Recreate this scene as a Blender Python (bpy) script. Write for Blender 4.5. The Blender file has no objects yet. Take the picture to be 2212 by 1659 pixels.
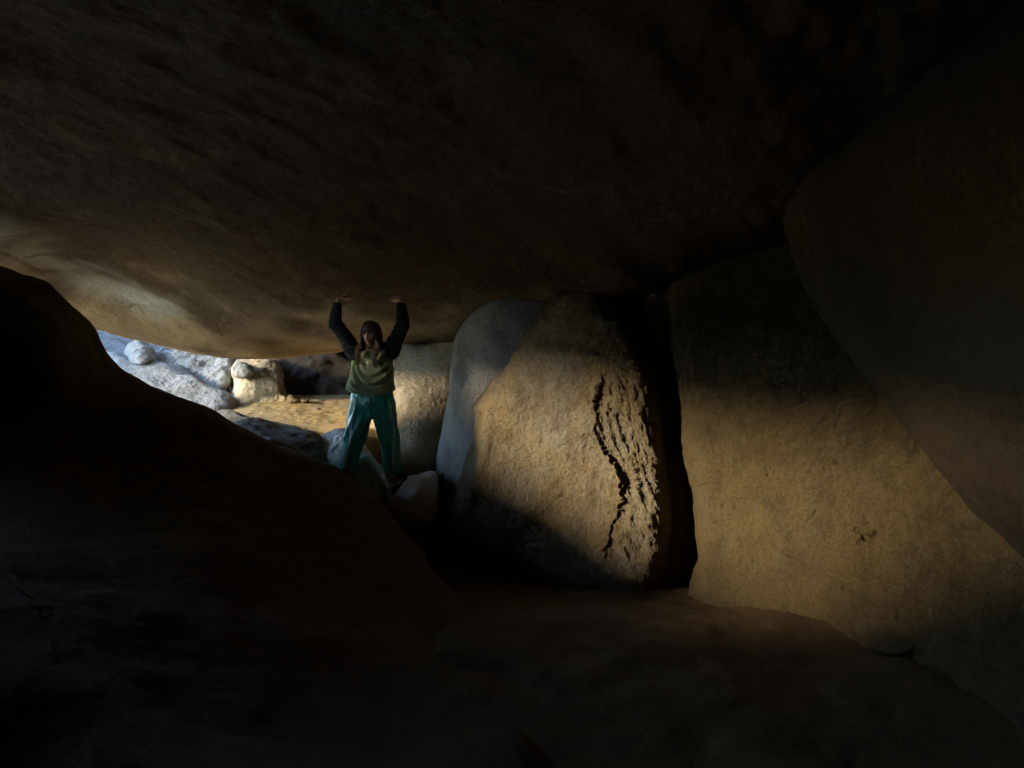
import bpy, math, random
import numpy as np
from mathutils import Vector
from mathutils.bvhtree import BVHTree

random.seed(7)
scene = bpy.context.scene
col = scene.collection
FPX, CU, CV = 1475.0, 1106.0, 829.5          # focal length and centre, in picture units 2212 wide


def P(u, v, d):
    """point d metres ahead of the camera (camera at the origin, looking along +Y)"""
    u = np.asarray(u, float); v = np.asarray(v, float); d = np.asarray(d, float)
    return np.stack(np.broadcast_arrays((u - CU) / FPX * d, d, (CV - v) / FPX * d), -1)


# ---------------------------------------------------------------- noise
def _h(ix, iy, iz, seed):
    n = (ix.astype(np.uint32) * np.uint32(374761393) + iy.astype(np.uint32) * np.uint32(668265263)
         + iz.astype(np.uint32) * np.uint32(2147483647) + np.uint32(seed * 974711 + 13))
    n = (n ^ (n >> np.uint32(13))) * np.uint32(1274126177)
    n = (n ^ (n >> np.uint32(16))) * np.uint32(2246822519)
    n = n ^ (n >> np.uint32(15))
    return n.astype(np.float64) / 4294967295.0 * 2 - 1


def vnoise(p, seed=0):
    p = np.asarray(p, float)
    f = np.floor(p); t = p - f
    i = f.astype(np.int64)
    w = t * t * t * (t * (t * 6 - 15) + 10)
    out = 0
    for a in (0, 1):
        wa = w[..., 0] if a else 1 - w[..., 0]
        for b in (0, 1):
            wb = w[..., 1] if b else 1 - w[..., 1]
            for c in (0, 1):
                wc = w[..., 2] if c else 1 - w[..., 2]
                out = out + wa * wb * wc * _h(i[..., 0] + a, i[..., 1] + b, i[..., 2] + c, seed)
    return out


def fbm(p, octv=4, seed=0, gain=0.5, ridged=False):
    s, amp, tot = 0, 1.0, 0
    p = np.asarray(p, float)
    for k in range(octv):
        n = vnoise(p * (2.03 ** k) + 17.3 * k, seed + k)
        if ridged:
            n = 1 - 2 * np.abs(n)
        s = s + amp * n; tot += amp; amp *= gain
    return s / tot


def sstep(a, b, x):
    t = np.clip((x - a) / (b - a), 0, 1)
    return t * t * (3 - 2 * t)


# ---------------------------------------------------------------- interpolation
class TPS:
    def __init__(self, xy, z, scale=1.0, smooth=1e-4):
        self.s = scale
        self.c = np.asarray(xy, float) / scale
        n = len(self.c)
        K = self._k(self.c, self.c) + np.eye(n) * smooth
        Q = np.hstack([np.ones((n, 1)), self.c])
        A = np.zeros((n + 3, n + 3)); A[:n, :n] = K; A[:n, n:] = Q; A[n:, :n] = Q.T
        self.w = np.linalg.solve(A, np.concatenate([np.asarray(z, float), np.zeros(3)]))

    @staticmethod
    def _k(a, b):
        r2 = ((a[:, None, :] - b[None, :, :]) ** 2).sum(-1)
        return 0.5 * r2 * np.log(r2 + 1e-12)

    def __call__(self, x, y):
        sh = np.shape(x)
        q = np.stack([np.ravel(x), np.ravel(y)], -1) / self.s
        out = np.empty(len(q))
        for i in range(0, len(q), 20000):
            c = q[i:i + 20000]
            out[i:i + 20000] = self._k(c, self.c) @ self.w[:-3] + self.w[-3] + c @ self.w[-2:]
        return out.reshape(sh)


def catmull(pts, n, closed=True):
    pts = np.asarray(pts, float); m = len(pts)
    seg = m if closed else m - 1
    out = []
    for i in range(seg):
        if closed:
            p0, p1, p2, p3 = pts[(i - 1) % m], pts[i], pts[(i + 1) % m], pts[(i + 2) % m]
        else:
            p0, p1, p2, p3 = pts[max(i - 1, 0)], pts[i], pts[i + 1], pts[min(i + 2, m - 1)]
        t = np.linspace(0, 1, 24, endpoint=False)[:, None]
        # centripetal-like: soften tangents to avoid overshoot
        m1, m2 = (p2 - p0) * 0.42, (p3 - p1) * 0.42
        L = np.linalg.norm(p2 - p1)
        for mm in (m1, m2):
            k = np.linalg.norm(mm)
            if k > L * 1.2:
                mm *= L * 1.2 / k
        h = (2 * t**3 - 3 * t**2 + 1) * p1 + (t**3 - 2 * t**2 + t) * m1 + (-2 * t**3 + 3 * t**2) * p2 + (t**3 - t**2) * m2
        out.append(h)
    out = np.concatenate(out)
    if closed:
        out = np.vstack([out, out[:1]])
    else:
        out = np.vstack([out, pts[-1:]])
    d = np.concatenate([[0], np.cumsum(np.linalg.norm(np.diff(out, axis=0), axis=1))])
    t = np.linspace(0, d[-1], n, endpoint=not closed)
    return np.stack([np.interp(t, d, out[:, k]) for k in range(out.shape[1])], -1)


# ---------------------------------------------------------------- mesh making
def vnormals(v, f):
    n = np.zeros_like(v)
    for tri in ((0, 1, 2), (0, 2, 3)):
        a, b, c = (v[f[:, k]] for k in tri)
        fn = np.cross(b - a, c - a)
        for k in tri:
            np.add.at(n, f[:, k], fn)
    return n / np.maximum(np.linalg.norm(n, axis=1, keepdims=True), 1e-12)


def make_obj(name, v, f, mat, parent=None, origin=None, smooth=True):
    v = np.asarray(v, float)
    me = bpy.data.meshes.new(name)
    o = bpy.data.objects.new(name, me)
    if origin is None:
        origin = np.zeros(3)
    me.from_pydata((v - origin).tolist(), [], [list(map(int, q)) for q in f])
    me.validate()
    if smooth:
        me.polygons.foreach_set('use_smooth', [True] * len(me.polygons))
    me.update()
    if mat is not None:
        me.materials.append(mat)
    col.objects.link(o)
    if parent is not None:
        o.parent = parent
        o.location = Vector(origin) - parent.location
    else:
        o.location = Vector(origin)
    return o


def tag(o, label, cat, group=None):
    o['label'] = label; o['category'] = cat; o['kind'] = 'thing'
    if group:
        o['group'] = group
    return o


def grid_faces(nr, nc, wrap=False, off=0):
    i = np.arange(nr - 1)[:, None]; j = np.arange(nc if wrap else nc - 1)[None, :]
    j2 = (j + 1) % nc
    f = np.stack(np.broadcast_arrays(i * nc + j, i * nc + j2, (i + 1) * nc + j2, (i + 1) * nc + j), -1)
    return f.reshape(-1, 4) + off


def rock(name, outline, depth, center, mat, B=0.3, T=1.5, n=360, ns=90, edge=0.72,
         big=0.04, bigs=1.6, med=0.012, meds=6.0, fine=0.004, fines=22.0, seed=1,
         relief=None, jitter=3.0, sq=2.0):
    """A closed rock: its outline in picture units, its front shape from depth samples, rounded edge, thick back."""
    O = catmull(outline, n)
    c = np.asarray(center, float)
    # ragged outline
    if jitter:
        q = np.concatenate([O / 60.0, np.zeros((n, 1))], 1)
        nn = fbm(q, 4, seed + 50)
        dirn = (O - c) / np.linalg.norm(O - c, axis=1, keepdims=True)
        O = O + dirn * (nn * jitter)[:, None]
    dp = np.asarray(depth, float)
    D = TPS(dp[:, :2], dp[:, 2], 400.0, 1e-3)
    t = np.linspace(0, 1, ns + 1)[1:]
    s = 0.55 * np.sin(t * np.pi / 2) + 0.45 * t
    U = c[0] + (O[None, :, 0] - c[0]) * s[:, None]
    V = c[1] + (O[None, :, 1] - c[1]) * s[:, None]
    q = np.clip((s - edge) / (1 - edge), 0, 1)[:, None]
    base = D(U, V)
    dF = base + B * (1 - np.power(np.maximum(1 - q ** sq, 0), 1 / sq))
    if relief is not None:
        dF = dF + relief(U, V)
    front = P(U, V, dF)
    cF = P(c[0], c[1], D(c[:1], c[1:])[0] + (relief(c[:1], c[1:])[0] if relief is not None else 0))
    nb = max(12, ns // 3)
    tb = np.linspace(0, 1, nb + 1)[1:-1]
    sb = np.cos(tb * np.pi / 2)
    Ub = c[0] + (O[None, :, 0] - c[0]) * sb[:, None]
    Vb = c[1] + (O[None, :, 1] - c[1]) * sb[:, None]
    rim = dF[-1][None, :]
    dB = rim + T * np.sqrt(1 - sb[:, None] ** 2)
    dB = np.maximum(dB, D(Ub, Vb) + B + 0.5 * T * np.sqrt(1 - sb[:, None] ** 2))
    back = P(Ub, Vb, dB)
    cB = P(c[0], c[1], max(rim.mean() + T, D(c[:1], c[1:])[0] + B + 0.5 * T))
    v = np.concatenate([cF[None], front.reshape(-1, 3), back.reshape(-1, 3), cB[None]])
    f = grid_faces(ns + nb - 1, n, True, 1)[:, ::-1]
    j = np.arange(n); j2 = (j + 1) % n
    z = np.zeros(n, int)
    cap1 = np.stack([z, 1 + j, 1 + j2], -1)[:, ::-1]
    last = 1 + (ns + nb - 2) * n
    zb = np.full(n, len(v) - 1)
    cap2 = np.stack([zb, last + j2, last + j], -1)[:, ::-1]
    nrm = vnormals(v, f)
    nrm[0] = nrm[1:n + 1].mean(0); nrm[-1] = nrm[last:last + n].mean(0)
    # outward?
    if (nrm[:ns * n] * (v[:ns * n] - v.mean(0))).sum() < 0:
        nrm = -nrm; f = f[:, ::-1]; cap1 = cap1[:, ::-1]; cap2 = cap2[:, ::-1]
    disp = big * fbm(v * bigs, 3, seed) + med * fbm(v * meds, 3, seed + 9)
    disp = disp + fine * fbm(v * fines, 3, seed + 19, 0.6)
    v = v + nrm * disp[:, None]
    org = v.mean(0); org[2] = v[:, 2].min()
    return make_obj(name, v, list(f) + list(cap1) + list(cap2), mat, origin=org)


# ---------------------------------------------------------------- materials
def nodes_of(name):
    m = bpy.data.materials.new(name); m.use_nodes = True
    nt = m.node_tree; nt.nodes.clear()
    out = nt.nodes.new('ShaderNodeOutputMaterial')
    b = nt.nodes.new('ShaderNodeBsdfPrincipled')
    nt.links.new(b.outputs[0], out.inputs[0])
    return m, nt, b


def N(nt, kind, **kw):
    n = nt.nodes.new(kind)
    for k, v in kw.items():
        if k.startswith('i_'):
            key = k[2:]
            key = int(key) if key.isdigit() else key.replace('_', ' ')
            n.inputs[key].default_value = v
        else:
            setattr(n, k, v)
    return n


def mixc(nt, fac, a, b, mode='MIX'):
    m = nt.nodes.new('ShaderNodeMix'); m.data_type = 'RGBA'; m.blend_type = mode
    for sock, val in ((m.inputs[0], fac), (m.inputs[6], a), (m.inputs[7], b)):
        if hasattr(val, 'is_output'):
            nt.links.new(val, sock)
        elif isinstance(val, (int, float)):
            sock.default_value = val
        else:
            sock.default_value = (*val, 1)
    return m.outputs[2]


def ramp(nt, src, stops):
    r = nt.nodes.new('ShaderNodeValToRGB')
    el = r.color_ramp.elements
    while len(el) < len(stops):
        el.new(0.5)
    for e, (p, c) in zip(el, stops):
        e.position = p; e.color = (c, c, c, 1) if isinstance(c, (int, float)) else (*c, 1)
    nt.links.new(src, r.inputs[0])
    return r.outputs[0]


def rock_mat(name, warm, grey, dark, scale=1.0, bump=0.5, stretch=None, pale=None, rough=0.92, grain=1.0):
    m, nt, b = nodes_of(name)
    L = nt.links.new
    geo = nt.nodes.new('ShaderNodeNewGeometry')
    mp = N(nt, 'ShaderNodeMapping')
    L(geo.outputs['Position'], mp.inputs[0])
    vec = mp.outputs[0]
    svec = vec
    if stretch is not None:
        rot, sc = stretch
        m1 = N(nt, 'ShaderNodeMapping'); m1.inputs['Rotation'].default_value = rot
        L(geo.outputs['Position'], m1.inputs[0])
        m2 = N(nt, 'ShaderNodeMapping'); m2.inputs['Scale'].default_value = sc
        L(m1.outputs[0], m2.inputs[0]); svec = m2.outputs[0]
    n1 = N(nt, 'ShaderNodeTexNoise', i_Scale=1.3 * scale, i_Detail=5.0, i_Roughness=0.62, i_Distortion=0.6)
    n2 = N(nt, 'ShaderNodeTexNoise', i_Scale=5.0 * scale, i_Detail=6.0, i_Roughness=0.65)
    n3 = N(nt, 'ShaderNodeTexNoise', i_Scale=60.0 * grain, i_Detail=4.0, i_Roughness=0.7)
    n4 = N(nt, 'ShaderNodeTexVoronoi', i_Scale=95.0 * grain)
    L(svec, n1.inputs['Vector']); L(svec, n2.inputs['Vector']); L(vec, n3.inputs['Vector']); L(vec, n4.inputs['Vector'])
    c = mixc(nt, ramp(nt, n1.outputs[0], [(0.38, 0.0), (0.62, 1.0)]), warm, grey)
    c = mixc(nt, ramp(nt, n2.outputs[0], [(0.30, 0.75), (0.52, 0.0)]), c, dark)
    if pale is not None:
        n5 = N(nt, 'ShaderNodeTexNoise', i_Scale=2.3 * scale, i_Detail=7.0, i_Roughness=0.7, i_Distortion=0.9)
        L(svec, n5.inputs['Vector'])
        c = mixc(nt, ramp(nt, n5.outputs[0], [(0.54, 0.0), (0.66, 0.85)]), c, pale)
    c = mixc(nt, ramp(nt, n3.outputs[0], [(0.36, 0.55), (0.5, 0.0)]), c, tuple(x * 0.55 for x in dark))
    c = mixc(nt, ramp(nt, n4.outputs[1], [(0.72, 0.0), (0.95, 0.4)]), c, tuple(min(1, x * 1.35) for x in grey))
    L(c, b.inputs['Base Color'])
    b.inputs['Roughness'].default_value = rough
    b.inputs['Specular IOR Level'].default_value = 0.25
    # small relief of the stone
    a1 = N(nt, 'ShaderNodeTexNoise', i_Scale=28.0 * grain, i_Detail=6.0, i_Roughness=0.72)
    L(vec, a1.inputs['Vector'])
    bp2 = N(nt, 'ShaderNodeBump', i_Strength=bump, i_Distance=0.03)
    L(a1.outputs[0], bp2.inputs['Height'])
    bp = N(nt, 'ShaderNodeBump', i_Strength=bump * 0.7, i_Distance=0.012)
    L(n3.outputs[0], bp.inputs['Height']); L(bp2.outputs[0], bp.inputs['Normal'])
    if stretch is not None:
        bp3 = N(nt, 'ShaderNodeBump', i_Strength=0.5, i_Distance=0.05)
        L(n2.outputs[0], bp3.inputs['Height']); L(bp.outputs[0], bp3.inputs['Normal'])
        L(bp3.outputs[0], b.inputs['Normal'])
    else:
        L(bp.outputs[0], b.inputs['Normal'])
    return m


M_TAN = rock_mat('tan_granite', (0.172, 0.127, 0.064), (0.150, 0.134, 0.108), (0.086, 0.061, 0.033), scale=1.1, bump=0.95)
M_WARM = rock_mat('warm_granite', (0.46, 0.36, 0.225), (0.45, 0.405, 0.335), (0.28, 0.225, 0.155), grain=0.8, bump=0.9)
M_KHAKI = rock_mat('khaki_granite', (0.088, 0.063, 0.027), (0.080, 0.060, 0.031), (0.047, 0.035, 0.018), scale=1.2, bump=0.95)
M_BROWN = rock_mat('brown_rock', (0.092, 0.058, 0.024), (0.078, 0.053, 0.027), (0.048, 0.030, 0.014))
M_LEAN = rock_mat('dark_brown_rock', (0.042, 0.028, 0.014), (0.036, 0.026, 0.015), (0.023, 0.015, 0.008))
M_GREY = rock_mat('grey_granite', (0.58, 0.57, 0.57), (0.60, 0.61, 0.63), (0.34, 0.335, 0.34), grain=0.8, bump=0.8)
M_SLIM = rock_mat('blue_grey_granite', (0.27, 0.265, 0.265), (0.28, 0.285, 0.295), (0.155, 0.152, 0.152), grain=0.9, bump=0.9)
M_PALE = rock_mat('pale_granite', (0.245, 0.25, 0.26), (0.25, 0.26, 0.28), (0.125, 0.125, 0.132), grain=0.6, bump=0.8)
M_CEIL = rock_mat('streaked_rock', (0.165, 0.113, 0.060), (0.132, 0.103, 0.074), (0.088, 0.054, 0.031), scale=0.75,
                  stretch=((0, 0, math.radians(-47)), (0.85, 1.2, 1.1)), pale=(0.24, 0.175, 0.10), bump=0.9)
M_SLATE = rock_mat('slate_grey_rock', (0.16, 0.152, 0.145), (0.16, 0.16, 0.165), (0.085, 0.082, 0.08), grain=0.8, bump=0.8)
M_DARK = rock_mat('recess_shade_rock', (0.028, 0.021, 0.015), (0.025, 0.020, 0.016), (0.015, 0.012, 0.008))  # near-black colour stands in for the shade of the recess
M_FAR = rock_mat('purple_grey_rock', (0.044, 0.037, 0.036), (0.040, 0.036, 0.037), (0.022, 0.019, 0.019), scale=0.5, grain=0.4)
M_GRAVEL = rock_mat('bounce_gravel', (0.58, 0.53, 0.43), (0.56, 0.53, 0.47), (0.42, 0.38, 0.31), grain=1.2, bump=0.6)  # made pale so the outer ground bounces light up onto the overhang
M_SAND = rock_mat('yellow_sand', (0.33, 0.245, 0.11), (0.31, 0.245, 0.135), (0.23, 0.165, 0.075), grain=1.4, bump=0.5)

# ---------------------------------------------------------------- overhanging boulder
SUN = Vector((0.90, 0.35, -0.262)).normalized()

ceil_px = [
    (1106, 0, 2.76), (0, 0, 3.0), (500, 0, 2.9), (2212, 0, 2.6), (700, 300, 4.2), (1106, 300, 4.0), (1500, 300, 3.6), (0, 300, 4.3), (300, 300, 4.35),
    (1106, 500, 5.2), (700, 500, 5.35), (300, 500, 5.7), (0, 450, 5.2), (0, 500, 5.6), (0, 560, 5.95), (100, 590, 6.5), (200, 640, 7.1), (862, 631, 6.33), (740, 634, 6.36),
    (500, 634, 6.7), (300, 600, 6.9), (100, 530, 6.15), (1000, 690, 7.0), (1050, 645, 6.4), (1200, 622, 5.9), (1300, 600, 5.4),
    (1400, 560, 5.0), (1500, 530, 4.7), (1600, 480, 4.3), (1680, 430, 4.0),
    (-150, 560, 5.9), (0, 620, 6.5), (120, 674, 7.3), (240, 714, 8.2), (350, 746, 8.4), (460, 770, 8.5), (560, 777, 8.5), (700, 763, 8.5), (800, 752, 8.4),
    (900, 742, 8.3), (975, 740, 8.2), (1100, 735, 8.2)]
cp = [tuple(P(*q)) for q in ceil_px]
contour = ceil_px[[q[:2] for q in ceil_px].index((-150, 560)):]
for u, v, d in contour:
    x, y, z = P(u, v, d)
    if u <= 120:
        cp += [(x - 0.5, y + 0.3, z + 0.25), (x - 1.0, y + 0.5, z + 1.0), (x - 1.7, y + 0.8, z + 2.4)]
    elif u < 500:
        cp += [(x, y + 0.6, z + 0.15), (x - 0.1, y + 1.1, z + 0.8), (x - 0.2, y + 1.9, z + 2.4)]
    else:
        cp += [(x, y + 0.7, z + 0.12), (x, y + 1.6, z + 0.35), (x, y + 3.0, z + 0.5), (x, y + 4.6, z + 0.8)]
cp += [(-5.3, 4.3, 1.34), (-4.7, 4.1, 1.58), (-4.7, 3.4, 1.46), (-4.7, 2.5, 1.36), (-4.7, 1.6, 1.43), (-4.7, 0.7, 1.62), (-6.5, 0.6, 2.1), (-4.7, -0.8, 1.3), (-6.0, 3.2, 1.98), (-7.5, 2.4, 2.35), (-9.5, 1.5, 2.95), (-11.0, 1.0, 3.4), (-6.0, 0.0, 1.8), (-7.5, -1.0, 2.3), (-9.5, -1.5, 2.9),
       (-7.0, 5.3, 3.3), (-9.5, 4.9, 4.4),
       (0, 1.0, 1.6), (-2, 0.5, 1.7), (2, 1.0, 1.4), (0, -2.0, 1.6), (-3, -2, 1.6), (3, -2, 1.4), (0, -4.5, 1.9), (-4, -4.5, 1.9), (4, -4.5, 1.9),
       (3.5, 2.0, 1.3), (3.5, 5.0, 1.3), (5.5, 3, 1.6), (5.5, 7, 1.6), (3, 8.5, 0.9), (2, 6.5, 0.8), (5.5, -1, 1.6)]
cp = np.array(cp)
H = TPS(cp[:, :2], cp[:, 2], 3.0, 2e-4)


def ceil_disp(x, y):
    a, b = 0.67 * x + 0.74 * y, -0.74 * x + 0.67 * y
    q = np.stack([a * 0.9, b * 2.0, a * 0 + 3.3], -1)
    d = 0.040 * fbm(q, 4, 31, 0.5)
    q2 = np.stack([a * 2.4, b * 5.5, a * 0 + 1.3], -1)
    d = d + 0.018 * np.minimum(fbm(q2, 4, 37), 0.12)
    q3 = np.stack([x * 9, y * 9, x * 0], -1)
    return d + 0.009 * fbm(q3, 3, 41) + 0.004 * fbm(q3 * 2.4, 3, 43)


def axis(parts):
    out = [np.array([parts[0][0]])]
    for a, b, n in parts:
        out.append(np.linspace(a, b, n + 1)[1:])
    return np.concatenate(out)


def ceiling():
    xs = axis([(-11.0, -6.5, 60), (-6.5, 2.2, 560), (2.2, 6.0, 40)])
    ys = axis([(-5.0, 2.4, 60), (2.4, 9.3, 460), (9.3, 13.4, 60)])
    X, Y = np.meshgrid(xs, ys)
    Z = H(X, Y) + ceil_disp(X, Y)
    yy = np.maximum(Y, 0.5)
    U, V = CU + X / yy * FPX, CV - Z / yy * FPX
    wob = fbm(np.stack([X * 3, Y * 3, X * 0], -1), 3, 301)
    streak_glow = np.zeros_like(X)
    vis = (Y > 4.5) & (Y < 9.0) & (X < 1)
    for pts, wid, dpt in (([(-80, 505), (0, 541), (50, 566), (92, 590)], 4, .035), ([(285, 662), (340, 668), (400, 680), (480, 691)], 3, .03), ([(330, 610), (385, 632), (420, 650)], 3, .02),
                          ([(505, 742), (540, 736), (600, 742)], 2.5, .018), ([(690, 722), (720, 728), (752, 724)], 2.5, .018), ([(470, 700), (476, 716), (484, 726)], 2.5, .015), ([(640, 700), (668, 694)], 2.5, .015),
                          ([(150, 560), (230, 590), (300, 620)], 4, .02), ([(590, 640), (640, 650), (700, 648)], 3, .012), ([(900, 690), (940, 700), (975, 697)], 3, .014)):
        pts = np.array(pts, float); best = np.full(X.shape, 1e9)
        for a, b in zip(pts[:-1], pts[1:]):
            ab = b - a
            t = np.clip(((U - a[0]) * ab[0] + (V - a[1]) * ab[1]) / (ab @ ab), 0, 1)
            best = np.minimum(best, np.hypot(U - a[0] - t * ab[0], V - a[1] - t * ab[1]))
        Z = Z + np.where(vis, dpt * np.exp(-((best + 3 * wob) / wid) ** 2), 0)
    # pale streak on the rim of the boulder, with daylight glow painted in
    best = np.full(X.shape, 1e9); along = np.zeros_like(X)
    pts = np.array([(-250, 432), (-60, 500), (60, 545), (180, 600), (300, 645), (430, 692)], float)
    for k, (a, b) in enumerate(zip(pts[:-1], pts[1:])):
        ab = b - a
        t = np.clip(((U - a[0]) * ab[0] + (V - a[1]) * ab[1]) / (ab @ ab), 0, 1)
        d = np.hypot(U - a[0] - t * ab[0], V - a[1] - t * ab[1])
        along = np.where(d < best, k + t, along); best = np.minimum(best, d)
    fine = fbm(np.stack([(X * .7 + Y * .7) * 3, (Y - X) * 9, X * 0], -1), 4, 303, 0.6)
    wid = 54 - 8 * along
    streak_glow = np.where(vis, np.exp(-((best + 22 * wob) / wid) ** 2), 0) * (1 - sstep(4.2, 5.0, along)) * np.clip(0.9 + 1.2 * fine, 0, 1)
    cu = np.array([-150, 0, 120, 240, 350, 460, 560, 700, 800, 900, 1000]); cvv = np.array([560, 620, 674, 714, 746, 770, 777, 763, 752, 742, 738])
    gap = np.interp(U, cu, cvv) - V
    rim = np.where(vis, (1 - sstep(40, 160, gap + 90 * wob)) * np.clip(0.65 + 0.9 * fbm(np.stack([X * 2.2, Y * 2.2, X * 0], -1), 4, 307), 0, 1), 0)  # paler zone along the lower edge: daylight glow put into the colour
    ex = np.minimum((X - xs[0]) / 3.0, (xs[-1] - X) / 3.0); ey = np.minimum((Y - ys[0]) / 3.0, (ys[-1] - Y) / 3.0)
    e = np.clip(np.minimum(ex, ey), 0, 1)
    bot = np.stack([X, Y, Z], -1).reshape(-1, 3)
    st = 6
    top = np.stack([X, Y, np.maximum(Z, 0) * 0 + Z + 0.03 + (7.0 - np.minimum(Z, 6.5)) * np.sqrt(e)], -1).reshape(-1, 3)
    nr, nc = X.shape
    f1 = grid_faces(nr, nc)[:, ::-1]
    f2 = grid_faces(nr, nc, off=nr * nc)
    idx = np.arange(nr * nc).reshape(nr, nc)
    loop = np.concatenate([idx[0, :], idx[1:, -1], idx[-1, -2::-1], idx[-2:0:-1, 0]])
    l2 = np.roll(loop, -1)
    side = np.stack([loop, l2, l2 + nr * nc, loop + nr * nc], -1)
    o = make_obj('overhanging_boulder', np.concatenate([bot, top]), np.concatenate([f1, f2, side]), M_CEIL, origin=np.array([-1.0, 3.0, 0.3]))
    at = o.data.attributes.new('streak_glow', 'FLOAT', 'POINT')
    at.data.foreach_set('value', np.concatenate([streak_glow.ravel(), np.zeros(streak_glow.size)]).astype(np.float32))
    a2 = o.data.attributes.new('rim_glow', 'FLOAT', 'POINT')
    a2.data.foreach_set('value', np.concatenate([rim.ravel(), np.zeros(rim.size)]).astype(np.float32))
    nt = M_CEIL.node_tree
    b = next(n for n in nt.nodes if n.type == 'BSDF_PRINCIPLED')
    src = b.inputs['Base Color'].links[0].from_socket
    an = N(nt, 'ShaderNodeAttribute', attribute_name='streak_glow')
    ar = N(nt, 'ShaderNodeAttribute', attribute_name='rim_glow')
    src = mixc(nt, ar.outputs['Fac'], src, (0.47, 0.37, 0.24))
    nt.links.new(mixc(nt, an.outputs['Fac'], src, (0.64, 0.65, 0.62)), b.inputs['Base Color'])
    return tag(o, 'huge overhanging boulder with streaked underside that the person pushes up with both hands', 'boulder')


ceiling()

# ---------------------------------------------------------------- left foreground slope
slope_out = [(-1500, 600), (-1106, 640), (-800, 680), (-670, 605), (-550, 610), (-465, 850), (-385, 885), (-335, 760), (-280, 535), (-90, 553), (0, 577), (60, 595), (110, 615), (150, 650), (190, 690), (215, 722), (235, 762), (265, 796), (310, 821), (380, 856),
             (470, 891), (530, 925), (600, 965), (680, 996), (740, 1026), (790, 1057), (835, 1110), (880, 1165), (930, 1220),
             (1000, 1300), (1100, 1420), (1250, 1680), (1300, 2300), (0, 2600), (-1300, 2400), (-1900, 1500), (-1750, 800)]
slope_dep = [(-1500, 600, 2.3), (-1106, 640, 2.85), (-800, 680, 3.3), (-605, 605, 3.75), (-465, 850, 4.1), (-385, 880, 4.35), (-335, 755, 4.5), (-275, 528, 4.6),  (0, 577, 5.3), (110, 615, 5.5), (215, 722, 5.75), (265, 796, 5.85), (380, 856, 6.0), (470, 891, 6.05), (600, 965, 6.0),
             (740, 1026, 5.85), (790, 1057, 5.75), (835, 1110, 5.45), (930, 1220, 4.85), (1000, 1300, 4.3), (1100, 1420, 3.6), (1250, 1680, 2.5),
             (0, 829, 5.1), (-130, 700, 4.47), (-200, 900, 4.65), (0, 1200, 3.0), (0, 1659, 1.85), (400, 1200, 3.8), (700, 1300, 3.9), (100, 762, 5.0), (700, 1600, 2.4), (1100, 1659, 2.4), (300, 950, 5.45), (150, 900, 5.25), (500, 1050, 5.1),
             (1300, 2300, 1.3), (0, 2600, 1.0), (-600, 900, 2.6), (-1300, 1500, 1.6), (-1300, 2400, 0.9), (-1600, 800, 2.2)]
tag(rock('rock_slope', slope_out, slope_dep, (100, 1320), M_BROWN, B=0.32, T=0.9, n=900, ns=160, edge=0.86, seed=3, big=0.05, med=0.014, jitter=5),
    'large dark brown rock slope filling the lower left foreground before the person', 'rock')

# ---------------------------------------------------------------- tall cracked boulder
crack = np.array([(1322, 760), (1312, 800), (1298, 832), (1288, 880), (1284, 930), (1300, 965), (1325, 1000), (1343, 1040), (1342, 1085), (1328, 1130), (1312, 1180), (1300, 1230)], float)


def main_relief(U, V):
    q = np.stack([U / 14, V / 14, U * 0], -1)
    uk = np.interp(V, crack[:, 1], crack[:, 0]) + 11 * fbm(q * 1.6, 4, 77, 0.6)
    side = U - uk
    m = sstep(770, 850, V) * (1 - sstep(1180, 1240, V))
    r = (0.003 + 0.042 * np.exp(-((V - 1035) / 62) ** 2) + 0.010 * fbm(np.stack([U * 0, V / 45, U * 0], -1), 3, 79)) * sstep(-3, 8, side)
    edge2 = 38 + 16 * fbm(np.stack([U / 20, V / 20, U * 0 + 4], -1), 3, 83)
    r = r * (1 - sstep(edge2 - 14, edge2 + 14, side) * 0.85)
    sl_ = U - 0.30 * (V - 950)
    qr = np.stack([sl_ / 24, V / 58, U * 0 + 5], -1)
    qc = np.stack([sl_ / 11, V / 20, U * 0 + 7], -1)
    qf = np.stack([U / 9, V / 16, U * 0 + 9], -1)
    rough = (sstep(-25, 25, side) - 0.6 * sstep(90, 150, side)) * (0.022 * (fbm(qr, 3, 81, 0.5, True) - 0.55) + 0.020 * fbm(qc, 3, 87, 0.55) + 0.008 * fbm(qf, 3, 85, 0.6))
    # faint hollows of the smooth face
    flake = -0.02 * sstep(-60, -4, side) * sstep(-2, 3, -side)
    return m * (r + rough + flake)


main_out = [(1172, 655), (1163, 690), (1128, 718), (1107, 765), (1082, 805), (1045, 848), (1020, 878), (1023, 905), (1015, 960), (1003, 1010), (985, 1060), (968, 1110),
            (958, 1145), (990, 1187), (1060, 1227), (1140, 1260), (1250, 1300), (1380, 1305), (1432, 1255), (1448, 1160), (1448, 1060), (1436, 930), (1416, 830), (1388, 740), (1350, 670), (1295, 622), (1235, 612)]
main_dep = [(1165, 690, 6.05), (1020, 880, 6.0), (985, 1060, 5.95), (960, 1140, 6.0), (1100, 950, 5.8), (1200, 950, 5.58), (1200, 750, 5.7), (1300, 1000, 5.38), (1440, 1000, 5.12),
            (1420, 800, 5.25), (1300, 650, 5.6), (1250, 1290, 5.35), (1100, 1220, 5.75), (1400, 1290, 5.15)]
tag(rock('boulder', main_out, main_dep, (1220, 960), M_TAN, B=0.46, T=1.4, n=760, ns=300, edge=0.80, seed=5, relief=main_relief, big=0.05, med=0.018, meds=7, fine=0.011, fines=20.0, jitter=5),
    'tall boulder with a rough cracked strip down its right side, lit across the middle', 'boulder')

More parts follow.
